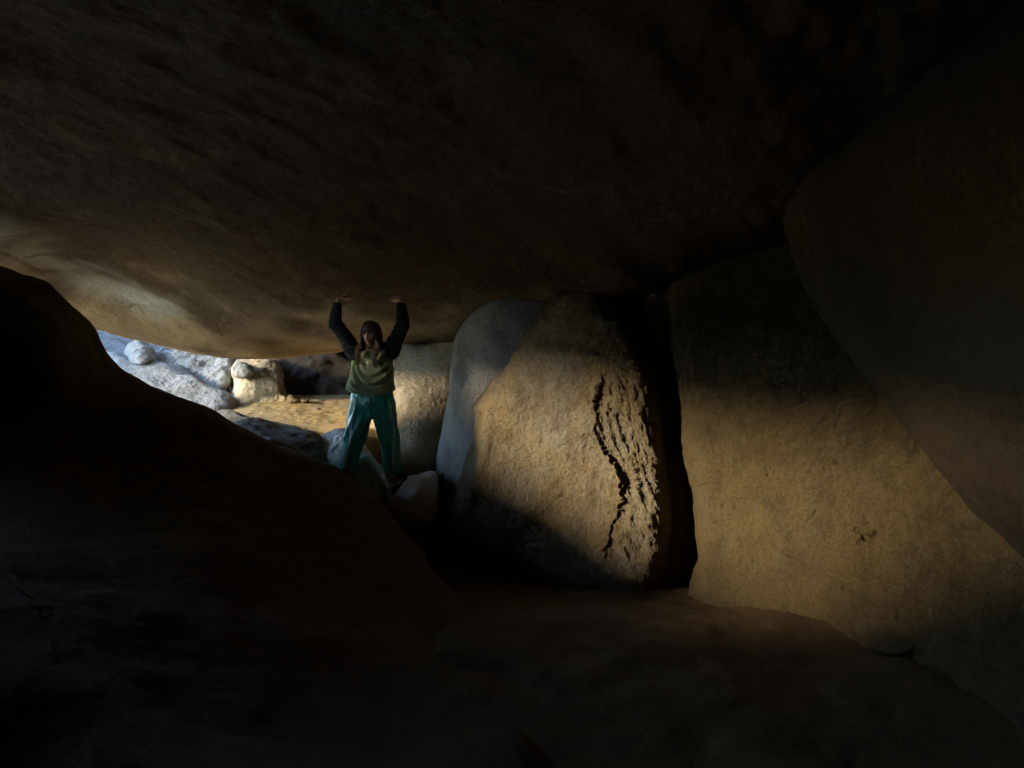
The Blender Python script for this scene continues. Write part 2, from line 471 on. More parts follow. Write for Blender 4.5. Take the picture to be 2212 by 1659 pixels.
tag(rock('boulder', [(1100, 625), (1050, 645), (1020, 668), (1000, 690), (982, 720), (975, 760), (974, 850), (965, 900), (955, 950), (945, 1010), (940, 1060), (943, 1110),
                     (955, 1140), (985, 1165), (1060, 1150), (1150, 1000), (1200, 800), (1190, 650)],
         [(1050, 645, 6.4), (975, 760, 6.8), (955, 950, 6.8), (940, 1060, 6.75), (1040, 850, 6.4), (1000, 1000, 6.4), (1120, 700, 6.35), (970, 1140, 6.4), (1150, 900, 6.3)],
         (1060, 890), M_SLIM, B=0.3, T=1.0, n=460, ns=130, edge=0.8, seed=8, big=0.05),
    'narrow blue-grey boulder wedged behind the left edge of the tall cracked boulder', 'boulder')

# ---------------------------------------------------------------- right rock face and leaning slab
def wall_relief(U, V):
    q = np.stack([U / 30, V / 30, U * 0], -1)
    r = 0
    for pts, dpt in (([(1488, 1056), (1502, 1052), (1514, 1053), (1532, 1047)], 0.03), ([(1742, 1128), (1756, 1118), (1764, 1104)], 0.03), ([(1748, 1060), (1775, 1052), (1800, 1070)], 0.02),
                     ([(1855, 1172), (1868, 1160), (1878, 1164), (1892, 1150)], 0.035), ([(1868, 1160), (1862, 1148), (1846, 1143)], 0.025), ([(1892, 1150), (1910, 1146)], 0.02),
                     ([(1690, 1190), (1722, 1205), (1735, 1198)], 0.015), ([(1905, 1020), (1925, 1010), (1950, 1012)], 0.03), ([(1640, 1005), (1655, 1012), (1660, 1030)], 0.015)):
        pts = np.array(pts, float)
        best = np.full(np.shape(U), 1e9)
        for a, b in zip(pts[:-1], pts[1:]):
            ab = b - a
            t = np.clip(((U - a[0]) * ab[0] + (V - a[1]) * ab[1]) / (ab @ ab), 0, 1)
            best = np.minimum(best, np.hypot(U - a[0] - t * ab[0], V - a[1] - t * ab[1]))
        r = r + 0.4 * dpt * np.exp(-((best + 1.5 * fbm(np.stack([U / 9, V / 9, U * 0], -1), 2, 93)) / 2.4) ** 2)
    return r + 0.012 * fbm(np.stack([U / 40 + V / 90, V / 40, U * 0 + 2], -1), 4, 91, 0.6)


wall_out = [(1475, 900), (1478, 980), (1495, 1050), (1498, 1150), (1503, 1210), (1492, 1260), (1500, 1330), (1600, 1420), (1900, 1520), (2300, 1700), (2900, 1700), (2900, 500),
            (2200, 150), (1900, 200), (1700, 330), (1600, 430), (1500, 500), (1450, 590), (1448, 700), (1462, 800)]
wall_dep = [(1475, 900, 5.0), (1500, 1200, 4.85), (1470, 600, 5.2), (1700, 1000, 4.42), (1700, 1300, 4.2), (1900, 1000, 4.05), (1900, 1350, 3.7), (2100, 1100, 3.75),
            (2300, 1200, 3.35), (2200, 1600, 2.7), (1700, 600, 4.5), (1900, 400, 4.1), (2300, 600, 3.6), (2900, 1000, 2.6)]
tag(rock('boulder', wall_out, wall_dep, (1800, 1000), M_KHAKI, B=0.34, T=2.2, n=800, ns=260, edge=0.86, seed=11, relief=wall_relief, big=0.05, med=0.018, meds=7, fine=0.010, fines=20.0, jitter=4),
    'broad khaki rock face right of the dark crevice, crossed by a soft band of light', 'boulder')

tag(rock('boulder', [(1400, 620), (1460, 560), (1530, 640), (1530, 900), (1545, 1150), (1530, 1300), (1440, 1320), (1400, 1100), (1400, 800)],
         [(1440, 700, 5.6), (1465, 1000, 5.46), (1470, 1250, 5.48), (1530, 1250, 5.55), (1530, 1000, 5.5), (1400, 1000, 5.65)], (1465, 950), M_TAN, B=0.15, T=0.6, n=260, ns=70, edge=0.7, seed=15, big=0.05, med=0.02),
    'dark wedge of rock filling the crevice between tall cracked boulder and khaki face', 'boulder')

lean_out = [(1678, 400), (1700, 520), (1740, 640), (1805, 735), (1900, 860), (2000, 980), (2130, 1130), (2230, 1225), (2500, 1450), (3200, 1800), (3500, 600), (3200, -900), (1900, -900), (1690, 100)]
lean_dep = [(1740, 640, 4.0), (1690, 450, 3.9), (2000, 980, 3.5), (2212, 1200, 3.1), (1900, 600, 3.65), (2100, 800, 3.3), (2300, 900, 2.9), (2212, 400, 3.0), (2000, 200, 3.1),
            (1900, -600, 2.2), (3000, 0, 1.6), (3000, 900, 2.0), (2500, 1400, 2.6)]
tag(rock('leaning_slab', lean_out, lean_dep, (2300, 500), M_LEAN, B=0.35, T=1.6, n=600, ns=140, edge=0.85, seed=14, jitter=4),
    'dark slab leaning in from the upper right with a straight diagonal edge', 'rock slab')

tag(rock('stone', [(1862, 1366), (1880, 1345), (1915, 1334), (1960, 1332), (2005, 1338), (2020, 1352), (2010, 1400), (1930, 1425), (1870, 1400)],
         [(1862, 1366, 3.73), (1940, 1340, 3.70), (1940, 1400, 3.50), (2015, 1380, 3.53), (1870, 1410, 3.56)], (1940, 1380), M_KHAKI, B=0.12, T=0.35, n=160, ns=50, edge=0.6, seed=17, big=0.015, bigs=4),
    'low rounded stone bulging at the foot of the khaki rock face', 'stone')

# ---------------------------------------------------------------- rocks round the person
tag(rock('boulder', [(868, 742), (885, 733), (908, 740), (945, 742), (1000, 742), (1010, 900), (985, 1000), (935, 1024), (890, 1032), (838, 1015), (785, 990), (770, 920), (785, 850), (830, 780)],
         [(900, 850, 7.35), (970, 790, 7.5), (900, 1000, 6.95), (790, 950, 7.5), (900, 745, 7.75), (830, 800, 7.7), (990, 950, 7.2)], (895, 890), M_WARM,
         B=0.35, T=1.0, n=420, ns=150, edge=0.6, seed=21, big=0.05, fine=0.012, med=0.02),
    'rounded boulder straight behind the person, yellowish above and bluish below', 'boulder')

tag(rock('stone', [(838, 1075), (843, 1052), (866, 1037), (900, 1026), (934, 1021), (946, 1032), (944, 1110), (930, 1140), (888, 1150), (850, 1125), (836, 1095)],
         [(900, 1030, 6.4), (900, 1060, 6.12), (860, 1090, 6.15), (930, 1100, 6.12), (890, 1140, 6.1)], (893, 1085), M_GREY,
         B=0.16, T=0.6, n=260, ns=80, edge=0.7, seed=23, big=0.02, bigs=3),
    "squat block-like stone carrying the person's foot in the dark sneaker", 'stone')

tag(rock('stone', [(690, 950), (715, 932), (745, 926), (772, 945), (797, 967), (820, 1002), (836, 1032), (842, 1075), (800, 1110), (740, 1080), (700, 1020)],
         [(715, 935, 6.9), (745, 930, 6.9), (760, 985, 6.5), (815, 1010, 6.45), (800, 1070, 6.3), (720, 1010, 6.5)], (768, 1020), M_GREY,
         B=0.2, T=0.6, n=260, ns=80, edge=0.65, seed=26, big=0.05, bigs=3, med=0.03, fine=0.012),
    "rugged bluish stone rising between the person's legs", 'stone')

tag(rock('rock_slab', [(466, 892), (478, 886), (500, 885), (530, 899), (590, 912), (650, 924), (684, 934), (704, 960), (726, 1003), (700, 1060), (600, 1020), (500, 950)],
         [(478, 890, 7.2), (590, 915, 7.0), (684, 938, 6.9), (600, 960, 6.65), (700, 1010, 6.5), (500, 930, 6.9)], (605, 965), M_SLATE,
         B=0.3, T=0.8, n=300, ns=80, edge=0.75, seed=29, big=0.05, bigs=3, med=0.02),
    'long low slab with a pale top edge between the dark slope and the sandy floor', 'rock slab')

tag(rock('rock_slab', [(560, 950), (585, 943), (640, 965), (672, 990), (700, 1025), (640, 1030), (580, 985)],
         [(585, 948, 6.45), (640, 970, 6.4), (690, 1020, 6.25), (600, 1000, 6.3)], (625, 988), M_SLATE,
         B=0.15, T=0.35, n=200, ns=50, edge=0.6, seed=33, big=0.03, bigs=4, med=0.02),
    'thin lower ledge of rock just behind the crest of the dark slope', 'rock slab')

# back of the cave
tag(rock('boulder', [(497, 800), (508, 779), (560, 770), (600, 778), (613, 808), (619, 845), (645, 885), (600, 900), (530, 905), (474, 905), (492, 868), (500, 835)],
         [(560, 775, 9.35), (540, 830, 9.05), (600, 800, 9.3), (620, 870, 9.15), (530, 880, 8.95)], (560, 830), M_WARM, B=0.3, T=3.4, n=260, ns=90, edge=0.6, seed=36, big=0.06, bigs=3, med=0.03),
    'knobbly tan boulder standing on the sand under the low edge of the overhang', 'boulder')
tag(rock('stone', [(500, 801), (512, 787), (530, 785), (546, 792), (549, 806), (532, 815), (510, 814)],
         [(520, 790, 8.98), (525, 802, 8.86), (548, 805, 8.93), (505, 810, 8.93)], (525, 800), M_PALE, B=0.1, T=0.2, n=120, ns=40, edge=0.5, seed=38, big=0.035, bigs=8),
    'small pale blue stone leaning on the knobbly tan boulder', 'stone')
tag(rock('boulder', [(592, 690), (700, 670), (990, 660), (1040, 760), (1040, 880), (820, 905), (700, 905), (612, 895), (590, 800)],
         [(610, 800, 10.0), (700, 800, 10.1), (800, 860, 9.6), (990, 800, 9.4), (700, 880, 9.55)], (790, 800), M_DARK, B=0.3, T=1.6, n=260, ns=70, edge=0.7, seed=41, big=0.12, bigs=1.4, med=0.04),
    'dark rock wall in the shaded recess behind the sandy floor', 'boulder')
for lab, (u0, v0, w, h, d), sd in (("lumpy stone on the sand at the mouth of the dark recess", (632, 864, 14, 9, 8.9), 51),
                                  ("little stone on the sand right of the lumpy stone", (656, 866, 9, 5, 8.9), 52),
                                  ("flat stone nearest the person at the shaded back of the sand", (690, 866, 13, 4, 9.2), 53),
                                  ("tiny pebble lying alone on the open yellow sand", (686, 884, 4, 2.5, 8.6), 54)):
    an = np.linspace(0, 2 * np.pi, 12, endpoint=False)
    rr = 1 + 0.22 * np.sin(an * 3 + sd) + 0.12 * np.cos(an * 2 + sd * 1.7)
    tag(rock('stone', np.stack([u0 + w * rr * np.cos(an), v0 + h * rr * np.sin(an)], -1), [(u0, v0, d), (u0 + w, v0, d + .02), (u0, v0 - h, d + .03), (u0 - w, v0 + h, d)], (u0, v0), M_TAN,
             B=0.06, T=0.12, n=90, ns=30, edge=0.3, seed=sd, big=0.012, bigs=9, med=0.006, jitter=1.0), lab, 'stone')

# outside, beyond the left opening
tag(rock('boulder', [(268, 762), (280, 742), (306, 737), (332, 752), (338, 772), (326, 786), (300, 790), (278, 780)],
         [(300, 745, 9.9), (300, 770, 9.5), (335, 770, 9.7), (272, 765, 9.7)], (303, 764), M_PALE, B=0.2, T=0.4, n=180, ns=60, edge=0.4, seed=61, big=0.05, bigs=4.5),
    'pale rounded boulder sitting on the long slab in the blue daylight', 'boulder')
tag(rock('rock_slab', [(225, 762), (245, 760), (275, 775), (345, 784), (410, 800), (455, 828), (495, 850), (508, 880), (480, 915), (380, 890), (300, 850), (240, 810)],
         [(245, 765, 9.7), (345, 788, 9.5), (410, 830, 9.0), (500, 870, 8.7), (300, 830, 9.0), (400, 880, 8.5)], (375, 838), M_PALE, B=0.3, T=0.8, n=320, ns=100, edge=0.7, seed=64, big=0.06, bigs=2, med=0.02, meds=4, fine=0.008),
    'long pale slab sloping down behind the dark slope in daylight', 'rock slab')
tag(rock('boulder', [(335, 775), (350, 752), (400, 750), (450, 755), (495, 765), (506, 795), (500, 835), (468, 850), (430, 825), (390, 805), (345, 795)],
         [(350, 765, 10.1), (420, 765, 10.0), (500, 790, 9.6), (440, 810, 9.6), (380, 795, 9.8), (480, 840, 9.2)], (430, 800), M_PALE, B=0.35, T=0.7, n=260, ns=90, edge=0.55, seed=67, big=0.08, bigs=2.5, med=0.04, fine=0.012),
    'craggy sunlit boulder wedged beneath the lowest edge of the overhang', 'boulder')
tag(rock('boulder', [(-60, 640), (60, 650), (160, 640), (300, 660), (430, 690), (520, 740), (480, 810), (360, 825), (260, 820), (160, 800), (20, 760)],
         [(250, 690, 22), (400, 740, 21.5), (300, 780, 19.5), (450, 790, 19.5), (120, 690, 22.5), (-40, 700, 22)], (260, 740), M_FAR, B=1.4, T=3.0, n=300, ns=80, edge=0.6, seed=70, big=0.35, bigs=0.5, med=0.09, meds=2.5, fine=0.03, fines=8),
    'purplish grey boulder farthest away behind the pale rounded one', 'boulder')


# ---------------------------------------------------------------- ground and the rock that closes the cave
def ground_z(X, Y):
    front = -1.47 - 0.2 * sstep(4.0, 5.6, Y) + 0.05 * sstep(0.9, 2.6, X)
    back = -0.5 + 0.16 * (np.minimum(Y, 14) - 7.7)
    t = sstep(6.5, 7.35, Y + 0.25 * np.sin(X * 1.7))
    z = front * (1 - t) + back * t
    out = sstep(-4.6, -6.2, X) * (1 - t)
    z = z * (1 - out) + (-0.35) * out
    far = np.maximum(np.hypot(X, Y - 4) - 14, 0)
    z = z * np.exp(-far / 25.0) - 0.3 * (1 - np.exp(-far / 25.0))
    z = z + 0.03 * fbm(np.stack([X * 1.3, Y * 1.3, X * 0], -1), 4, 5) + 0.008 * fbm(np.stack([X * 9, Y * 9, X * 0], -1), 3, 6)
    return z


gx = axis([(-400, -40, 20), (-40, -8, 40), (-8, 4, 260), (4, 40, 40), (40, 400, 20)])
gy = axis([(-400, -40, 20), (-40, -2, 40), (-2, 12, 300), (12, 40, 40), (40, 400, 20)])
GX, GY = np.meshgrid(gx, gy)
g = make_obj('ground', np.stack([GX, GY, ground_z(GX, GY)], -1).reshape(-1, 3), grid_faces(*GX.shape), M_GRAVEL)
g['kind'] = 'structure'


def sheet(name, xs, ys, lift, a, b, mat):
    x, y = np.meshgrid(xs, ys)
    z = ground_z(x, y) + lift + a * fbm(np.stack([x * 3, y * 3, x * 0], -1), 3, 8) + b * fbm(np.stack([x * 22, y * 22, x * 0], -1), 3, 9)
    o = make_obj(name, np.stack([x, y, z], -1).reshape(-1, 3), grid_faces(*x.shape), mat)
    o['kind'] = 'structure'


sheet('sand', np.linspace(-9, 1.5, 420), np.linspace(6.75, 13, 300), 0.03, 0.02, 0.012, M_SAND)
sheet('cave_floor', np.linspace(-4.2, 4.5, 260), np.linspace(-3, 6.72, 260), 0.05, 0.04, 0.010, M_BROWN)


def blob(name, c, r, seed, mat, n=60, amp=0.35):
    th = np.linspace(0, np.pi, n)[:, None]; ph = np.linspace(0, 2 * np.pi, 2 * n, endpoint=False)[None, :]
    d = np.stack(np.broadcast_arrays(np.sin(th) * np.cos(ph), np.sin(th) * np.sin(ph), np.cos(th)), -1)
    sg = np.sign(d) * np.abs(d) ** 0.8
    v = sg * np.asarray(r) * (1 + amp * fbm(d * 1.4, 4, seed))[..., None] + np.asarray(c)
    o = make_obj(name, v.reshape(-1, 3), grid_faces(n, 2 * n, True), mat, origin=np.array(c, float))
    return o


for c, r, sd in (((-4.9, -2.1, 0.2), (1.6, 2.2, 2.2), 1), ((-4.9, 0.3, -0.1), (1.3, 1.5, 1.25), 7), ((-1.0, -4.2, 0.3), (4.5, 1.8, 2.6), 2), ((4.4, -1.8, 0.2), (2.2, 3.6, 2.4), 3),
                 ((6.6, 3.0, 0.2), (2.0, 4.2, 2.4), 4), ((3.6, 8.2, 0.2), (3.2, 2.6, 2.2), 5), ((1.2, 10.6, 0.4), (3.0, 1.2, 2.0), 6), ((-2.6, 14.0, 0.3), (3.6, 1.1, 2.4), 8)):
    w = blob('unseen_rock_wall', c, r, sd, M_BROWN)  # unseen rock added to close the cave and keep stray light out
    w['kind'] = 'structure'

for c, r, sd in (((-61.3, -2.4, 0.0), (6.0, 9.5, 25.0), 11), ((-50.2, -31.0, 0.0), (6.0, 11.0, 25.0), 12), ((-56.2, -15.4, 0.0), (4.0, 10.0, 9.5), 13), ((-9.2, 8.5, 0.0), (1.0, 1.15, 1.75), 14)):  # unseen masses added to block sky and sun, leaving a notch for the beam
    w = blob('light_block_hill', c, r, sd, M_BROWN, amp=0.06 if r[2] > 5 else 0.2)
    w['kind'] = 'structure'

# ---------------------------------------------------------------- person
PD = 6.4


def pp(u, v, dy=0.0):
    return P(u, v, PD + dy)


def tube(secs, n=24, ref=(0, -1, 0), caps=True):
    """secs: (centre, half width across, half depth along ref). Returns verts, faces (quads and fans)."""
    C = np.array([s[0] for s in secs], float)
    T = np.gradient(C, axis=0)
    T /= np.linalg.norm(T, axis=1, keepdims=True)
    ref = np.asarray(ref, float)
    a = np.linspace(0, 2 * np.pi, n, endpoint=False)
    rings = []
    for k, s in enumerate(secs):
        side = np.cross(T[k], ref); side /= np.linalg.norm(side)
        fr = np.cross(side, T[k])
        rings.append(C[k] + np.outer(np.cos(a) * s[1], side) + np.outer(np.sin(a) * s[2], fr))
    v = np.concatenate(rings)
    f = [tuple(q) for q in grid_faces(len(secs), n, True)]
    if caps:
        v = np.concatenate([v, C[:1], C[-1:]])
        m = len(v)
        L0 = (len(secs) - 1) * n
        f += [(m - 2, (j + 1) % n, j) for j in range(n)]
        f += [(m - 1, L0 + j, L0 + (j + 1) % n) for j in range(n)]
    return v, f


def spline_secs(keys, m):
    """keys: rows (x,y,z,rx,ry) -> smooth list of m sections"""
    K = catmull(np.array(keys, float), m, closed=False)
    return [(k[:3], k[3], k[4]) for k in K]


def join(parts):
    V, F, o = [], [], 0
    for v, f in parts:
        V.append(v); F += [tuple(int(i) + o for i in q) for q in f]; o += len(v)
    return np.concatenate(V), F


def remesh(parts, voxel, smooth=2):
    v, f = join(parts)
    me = bpy.data.meshes.new('tmp'); me.from_pydata(v.tolist(), [], f); me.update()
    o = bpy.data.objects.new('tmp', me); col.objects.link(o)
    md = o.modifiers.new('r', 'REMESH'); md.mode = 'VOXEL'; md.voxel_size = voxel
    dg = bpy.context.evaluated_depsgraph_get()
    em = o.evaluated_get(dg).to_mesh()
    n = len(em.vertices)
    vv = np.empty(n * 3); em.vertices.foreach_get('co', vv); vv = vv.reshape(-1, 3).copy()
    ff = [tuple(p.vertices) for p in em.polygons]
    ed = np.empty(len(em.edges) * 2, int); em.edges.foreach_get('vertices', ed); ed = ed.reshape(-1, 2)
    o.evaluated_get(dg).to_mesh_clear()
    bpy.data.objects.remove(o); bpy.data.meshes.remove(me)
    deg = np.bincount(ed.ravel(), minlength=n)[:, None]
    for _ in range(smooth):
        s = np.zeros_like(vv)
        np.add.at(s, ed[:, 0], vv[ed[:, 1]]); np.add.at(s, ed[:, 1], vv[ed[:, 0]])
        vv = vv * 0.4 + 0.6 * s / np.maximum(deg, 1)
    return vv, ff


def quad_normals(v, f):
    q = np.array([p if len(p) == 4 else (p[0], p[1], p[2], p[2]) for p in f])
    n = vnormals(v, q)
    return n


def cloth_mat(name, c, rough, bump=0.3, scale=300.0, sheen=0.0, var=0.25, spec=0.2):
    m, nt, b = nodes_of(name)
    geo = nt.nodes.new('ShaderNodeNewGeometry')
    n = N(nt, 'ShaderNodeTexNoise', i_Scale=25.0, i_Detail=6.0, i_Roughness=0.7)
    nt.links.new(geo.outputs['Position'], n.inputs['Vector'])
    nt.links.new(mixc(nt, n.outputs[0], tuple(x * (1 - var) for x in c), tuple(x * (1 + var) for x in c)), b.inputs['Base Color'])
    n2 = N(nt, 'ShaderNodeTexNoise', i_Scale=scale, i_Detail=3.0)
    nt.links.new(geo.outputs['Position'], n2.inputs['Vector'])
    bp = N(nt, 'ShaderNodeBump', i_Strength=bump, i_Distance=0.004)
    nt.links.new(n2.outputs[0], bp.inputs['Height']); nt.links.new(bp.outputs[0], b.inputs['Normal'])
    b.inputs['Roughness'].default_value = rough
    b.inputs['Specular IOR Level'].default_value = spec
    b.inputs['Sheen Weight'].default_value = sheen
    return m


M_SKIN = cloth_mat('skin', (0.40, 0.225, 0.155), 0.5, 0.08, 400, 0, 0.08, 0.35)
M_HAIR = cloth_mat('dark_hair', (0.060, 0.026, 0.021), 0.42, 0.3, 500, 0, 0.4, 0.4)
M_FLEECE = cloth_mat('olive_fleece', (0.26, 0.30, 0.17), 0.95, 0.6, 350, 0.3, 0.12, 0.1)
M_SLEEVE = cloth_mat('dark_sleeve', (0.014, 0.015, 0.019), 0.9, 0.5, 350, 0.1, 0.2, 0.1)
M_TEAL = cloth_mat('teal_satin', (0.018, 0.25, 0.205), 0.34, 0.1, 200, 0.1, 0.12, 0.5)
M_STRIPE = cloth_mat('pale_stripe', (0.42, 0.55, 0.50), 0.5, 0.1, 300, 0, 0.08, 0.3)
M_CORD = cloth_mat('white_cord', (0.7, 0.68, 0.62), 0.8, 0.2, 400, 0, 0.05, 0.2)
M_CANVAS = cloth_mat('dark_canvas', (0.022, 0.026, 0.045), 0.85, 0.3, 500, 0, 0.15, 0.2)
M_SOLE = cloth_mat('dark_rubber', (0.03, 0.03, 0.034), 0.6, 0.1, 200, 0, 0.15, 0.3)
M_EYE = cloth_mat('dark_eye', (0.015, 0.01, 0.008), 0.15, 0.0, 100, 0, 0.1, 0.5)
M_LIP = cloth_mat('lips', (0.33, 0.10, 0.09), 0.4, 0.05, 300, 0, 0.05, 0.4)
M_TEETH = cloth_mat('teeth', (0.7, 0.66, 0.6), 0.3, 0.0, 300, 0, 0.03, 0.4)

p0 = pp(803, 1030, 0.0)
person = bpy.data.objects.new('person', None); col.objects.link(person)
person.location = Vector(p0); person.empty_display_size = 0.3
tag(person, 'person in olive sweatshirt and teal track pants, both hands pressed up against the overhang', 'person')


def part(name, v, f, mat, parent=None):
    parent = parent or person
    v = np.asarray(v, float)
    me = bpy.data.meshes.new(name)
    org = np.array(p0, float)
    me.from_pydata((v - org).tolist(), [], [tuple(int(i) for i in q) for q in f]); me.validate()
    me.polygons.foreach_set('use_smooth', [True] * len(me.polygons)); me.update()
    me.materials.append(mat)
    o = bpy.data.objects.new(name, me); col.objects.link(o); o.parent = parent
    return o


# ---- head
HC = pp(801, 723, -0.03)
yaw, pitch = math.radians(-9), math.radians(4)
RY = np.array([[math.cos(yaw), -math.sin(yaw), 0], [math.sin(yaw), math.cos(yaw), 0], [0, 0, 1]])
RX = np.array([[1, 0, 0], [0, math.cos(pitch), -math.sin(pitch)], [0, math.sin(pitch), math.cos(pitch)]])
RH = RY @ RX


def headw(p):
    return np.asarray(p, float) @ RH.T + HC


def head_shape(d, grow=1.0):
    """d: unit directions in head space (x right in picture, -y to the front, z up)"""
    x, y, z = d[:, 0] * 0.076, d[:, 1] * 0.096, d[:, 2] * 0.116
    jaw = sstep(0.01, -0.10, z)
    x = x * (1 - 0.36 * jaw); y = y * (1 - 0.12 * jaw * (y > 0)) - 0.004 * jaw
    front = np.clip(-d[:, 1], 0, 1)

    def bump(cx, cz, sx, sz, a):
        return a * np.exp(-((x - cx) / sx) ** 2 - ((z - cz) / sz) ** 2) * front
    out = bump(0, -0.022, 0.012, 0.018, 0.020) + bump(0, -0.004, 0.009, 0.02, 0.008)
    out = out + bump(0.03, 0.008, 0.016, 0.012, -0.010) + bump(-0.03, 0.008, 0.016, 0.012, -0.010)
    out = out + bump(0.032, -0.03, 0.022, 0.02, 0.006) + bump(-0.032, -0.03, 0.022, 0.02, 0.006)
    out = out + bump(0, -0.056, 0.026, 0.007, 0.005) + bump(0, -0.093, 0.02, 0.016, 0.007) + bump(0, 0.03, 0.05, 0.012, 0.004)
    return np.stack([x, y - out, z], -1) * grow


nt_, np_ = 60, 80
th = np.linspace(0.001, np.pi - 0.001, nt_)[:, None]; ph = np.linspace(0, 2 * np.pi, np_, endpoint=False)[None, :]
dh = np.stack(np.broadcast_arrays(np.sin(th) * np.cos(ph), np.sin(th) * np.sin(ph), np.cos(th)), -1).reshape(-1, 3)
head = (headw(head_shape(dh)), [tuple(q) for q in grid_faces(nt_, np_, True)])
ears = []
for s in (-1, 1):
    ears.append(tube([(headw([s * 0.074, 0.012, 0.02]), 0.012, 0.018), (headw([s * 0.080, 0.014, -0.008]), 0.014, 0.018), (headw([s * 0.073, 0.010, -0.035]), 0.006, 0.010)], 12, ref=(1, 0, 0)))

# ---- joints
neck0 = pp(802, 771, 0.02)
sh = {-1: pp(768, 760, 0.02), 1: pp(842, 757, 0.02)}
elb = {-1: pp(724, 698, -0.03), 1: pp(871, 702, -0.03)}
wri = {-1: pp(728.5, 655, 0.0), 1: pp(865.5, 655, 0.0)}
hand_dir = {-1: np.array([0.90, 0.40]), 1: np.array([-0.50, 0.85])}
hand_side = {-1: 1, 1: -1}


def ceil_z(x, y):
    x = np.atleast_1d(np.asarray(x, float)); y = np.atleast_1d(np.asarray(y, float))
    return float((H(x, y) + ceil_disp(x, y))[0])


skin = [head] + ears
skin.append(tube(spline_secs([(*pp(801.5, 738, 0.01), .050, .055), (*pp(801.5, 752, .015), .052, .055), (*pp(802, 766, .02), .068, .062), (*pp(802, 778, .02), .12, .07)], 12)))
skin.append(tube(spline_secs([(*pp(804, 762, .02), .10, .06), (*pp(804, 775, .02), .15, .09), (*pp(804, 810, .02), .14, .09), (*pp(804, 840, .02), .13, .09), (*pp(804, 875, .02), .15, .10), (*pp(804, 905, .02), .10, .08)], 24)))
leg_axis = {-1: [(784, 880), (776, 930), (760, 980), (750, 1012), (747, 1022)], 1: [(828, 880), (840, 930), (850, 980), (858, 1020), (862, 1034)]}
leg_dy = {-1: [0.02, 0.0, 0.02, 0.03, 0.03], 1: [0.02, -0.03, -0.01, -0.02, -0.03]}
for s in (-1, 1):
    rr = [.085, .065, .055, .040, .040]
    skin.append(tube(spline_secs([(*pp(u, v, dy), r, r) for (u, v), dy, r in zip(leg_axis[s], leg_dy[s], rr)], 24), 16))
    heel = pp(*leg_axis[s][-1], leg_dy[s][-1])
    skin.append(tube(spline_secs([(*(heel + [0, .03, -.02]), .03, .03), (*(heel + [-.005, -.01, -.05]), .025, .025), (*(heel + [-.01, -.03, -.07]), .02, .018)], 8), 12, ref=(0, 0, 1)))
    skin.append(tube(spline_secs([(*sh[s], .050, .050), (*((sh[s] + elb[s]) / 2), .044, .044), (*elb[s], .038, .038), (*((elb[s] * .6 + wri[s] * .4)), .036, .036), (*wri[s], .024, .021)], 24), 16))
    # hand: flat against the rock
    d = np.array([*hand_dir[s], 0.0]); d /= np.linalg.norm(d)
    w = np.array([-d[1], d[0], 0.0]) * hand_side[s]     # towards the thumb (or away from it)
    base = wri[s] + np.array([0, 0, 0.035])
    base = base.copy()

    def on_rock(p, gap):
        p = np.array(p, float); p[2] = ceil_z(p[0], p[1]) - gap
        return p
    heelp = on_rock(base + d * 0.012, 0.024)
    palm = [(*wri[s], .024, .020), (*(wri[s] * .45 + heelp * .55 + [0, 0, -0.004]), .026, .021), (*heelp, .034, .020), (*on_rock(base + d * 0.05, .016), .040, .016), (*on_rock(base + d * 0.085, .013), .041, .012), (*on_rock(base + d * 0.098, .012), .036, .008)]
    skin.append(tube(spline_secs(palm, 20), 18, ref=(0, 0, 1)))
    for off, ln, fan in ((-0.031, .066, -.16), (-0.0105, .078, -.05), (0.0105, .074, .05), (0.030, .056, .18)):
        fd = d + w * fan * 1.0; fd /= np.linalg.norm(fd)
        r0 = base + d * 0.086 + w * off
        pts = [on_rock(r0, .013), on_rock(r0 + fd * ln * .38, .0145), on_rock(r0 + fd * ln * .72, .011), on_rock(r0 + fd * ln, .009)]
        skin.append(tube(spline_secs([(*p, r, r * .92) for p, r in zip(pts, (.0095, .0088, .0080, .0055))], 12), 10, ref=(0, 0, 1)))
    r0 = base + d * 0.028 - w * 0.030
    td = -w * 0.85 + d * 0.55; td /= np.linalg.norm(td)
    pts = [on_rock(r0, .018), on_rock(r0 + td * .032, .015), on_rock(r0 + (td + d * .2) * .058, .012), on_rock(r0 + (td + d * .35) * .074, .010)]
    skin.append(tube(spline_secs([(*p, r, r) for p, r in zip(pts, (.014, .0115, .0095, .006))], 10), 10, ref=(0, 0, 1)))
bv, bf = remesh(skin, 0.0034, 2)
body = part('body', bv, bf, M_SKIN)

# ---- face details
for s in (-1, 1):
    c = np.array([s * 0.030, -0.0835, 0.006])
    v, f = tube([(headw(c + [-.013, .004, 0]), .001, .001), (headw(c + [-.007, -.001, .001]), .003, .0045), (headw(c + [0, -.003, .0015]), .004, .0055), (headw(c + [.007, -.001, .001]), .003, .0045), (headw(c + [.013, .004, 0]), .001, .001)], 10, ref=(0, 0, 1))
    part('eye', v, f, M_EYE)
    b = np.array([s * 0.031, -0.089, 0.026])
    v, f = tube([(headw(b + [-.018, .003, -.002]), .002, .002), (headw(b + [-.004, -.002, .002]), .003, .003), (headw(b + [.008, 0, .003]), .003, .003), (headw(b + [.019, .008, -.001]), .0015, .0015)], 8, ref=(0, 0, 1))
    part('eyebrow', v, f, M_HAIR)
mo = [(-.027, -.082, -.050), (-.014, -.0965, -.0565), (0, -.101, -.0585), (.014, -.0965, -.0565), (.027, -.082, -.050)]
v, f = tube([(headw(p), r * .7, r) for p, r in zip(mo, (.001, .0062, .0075, .0062, .001))], 10, ref=(0, 0, 1))
mouth = part('mouth', v, f, M_LIP)
mo2 = [(p[0] * .8, p[1] - .0035, p[2] + .001) for p in mo]
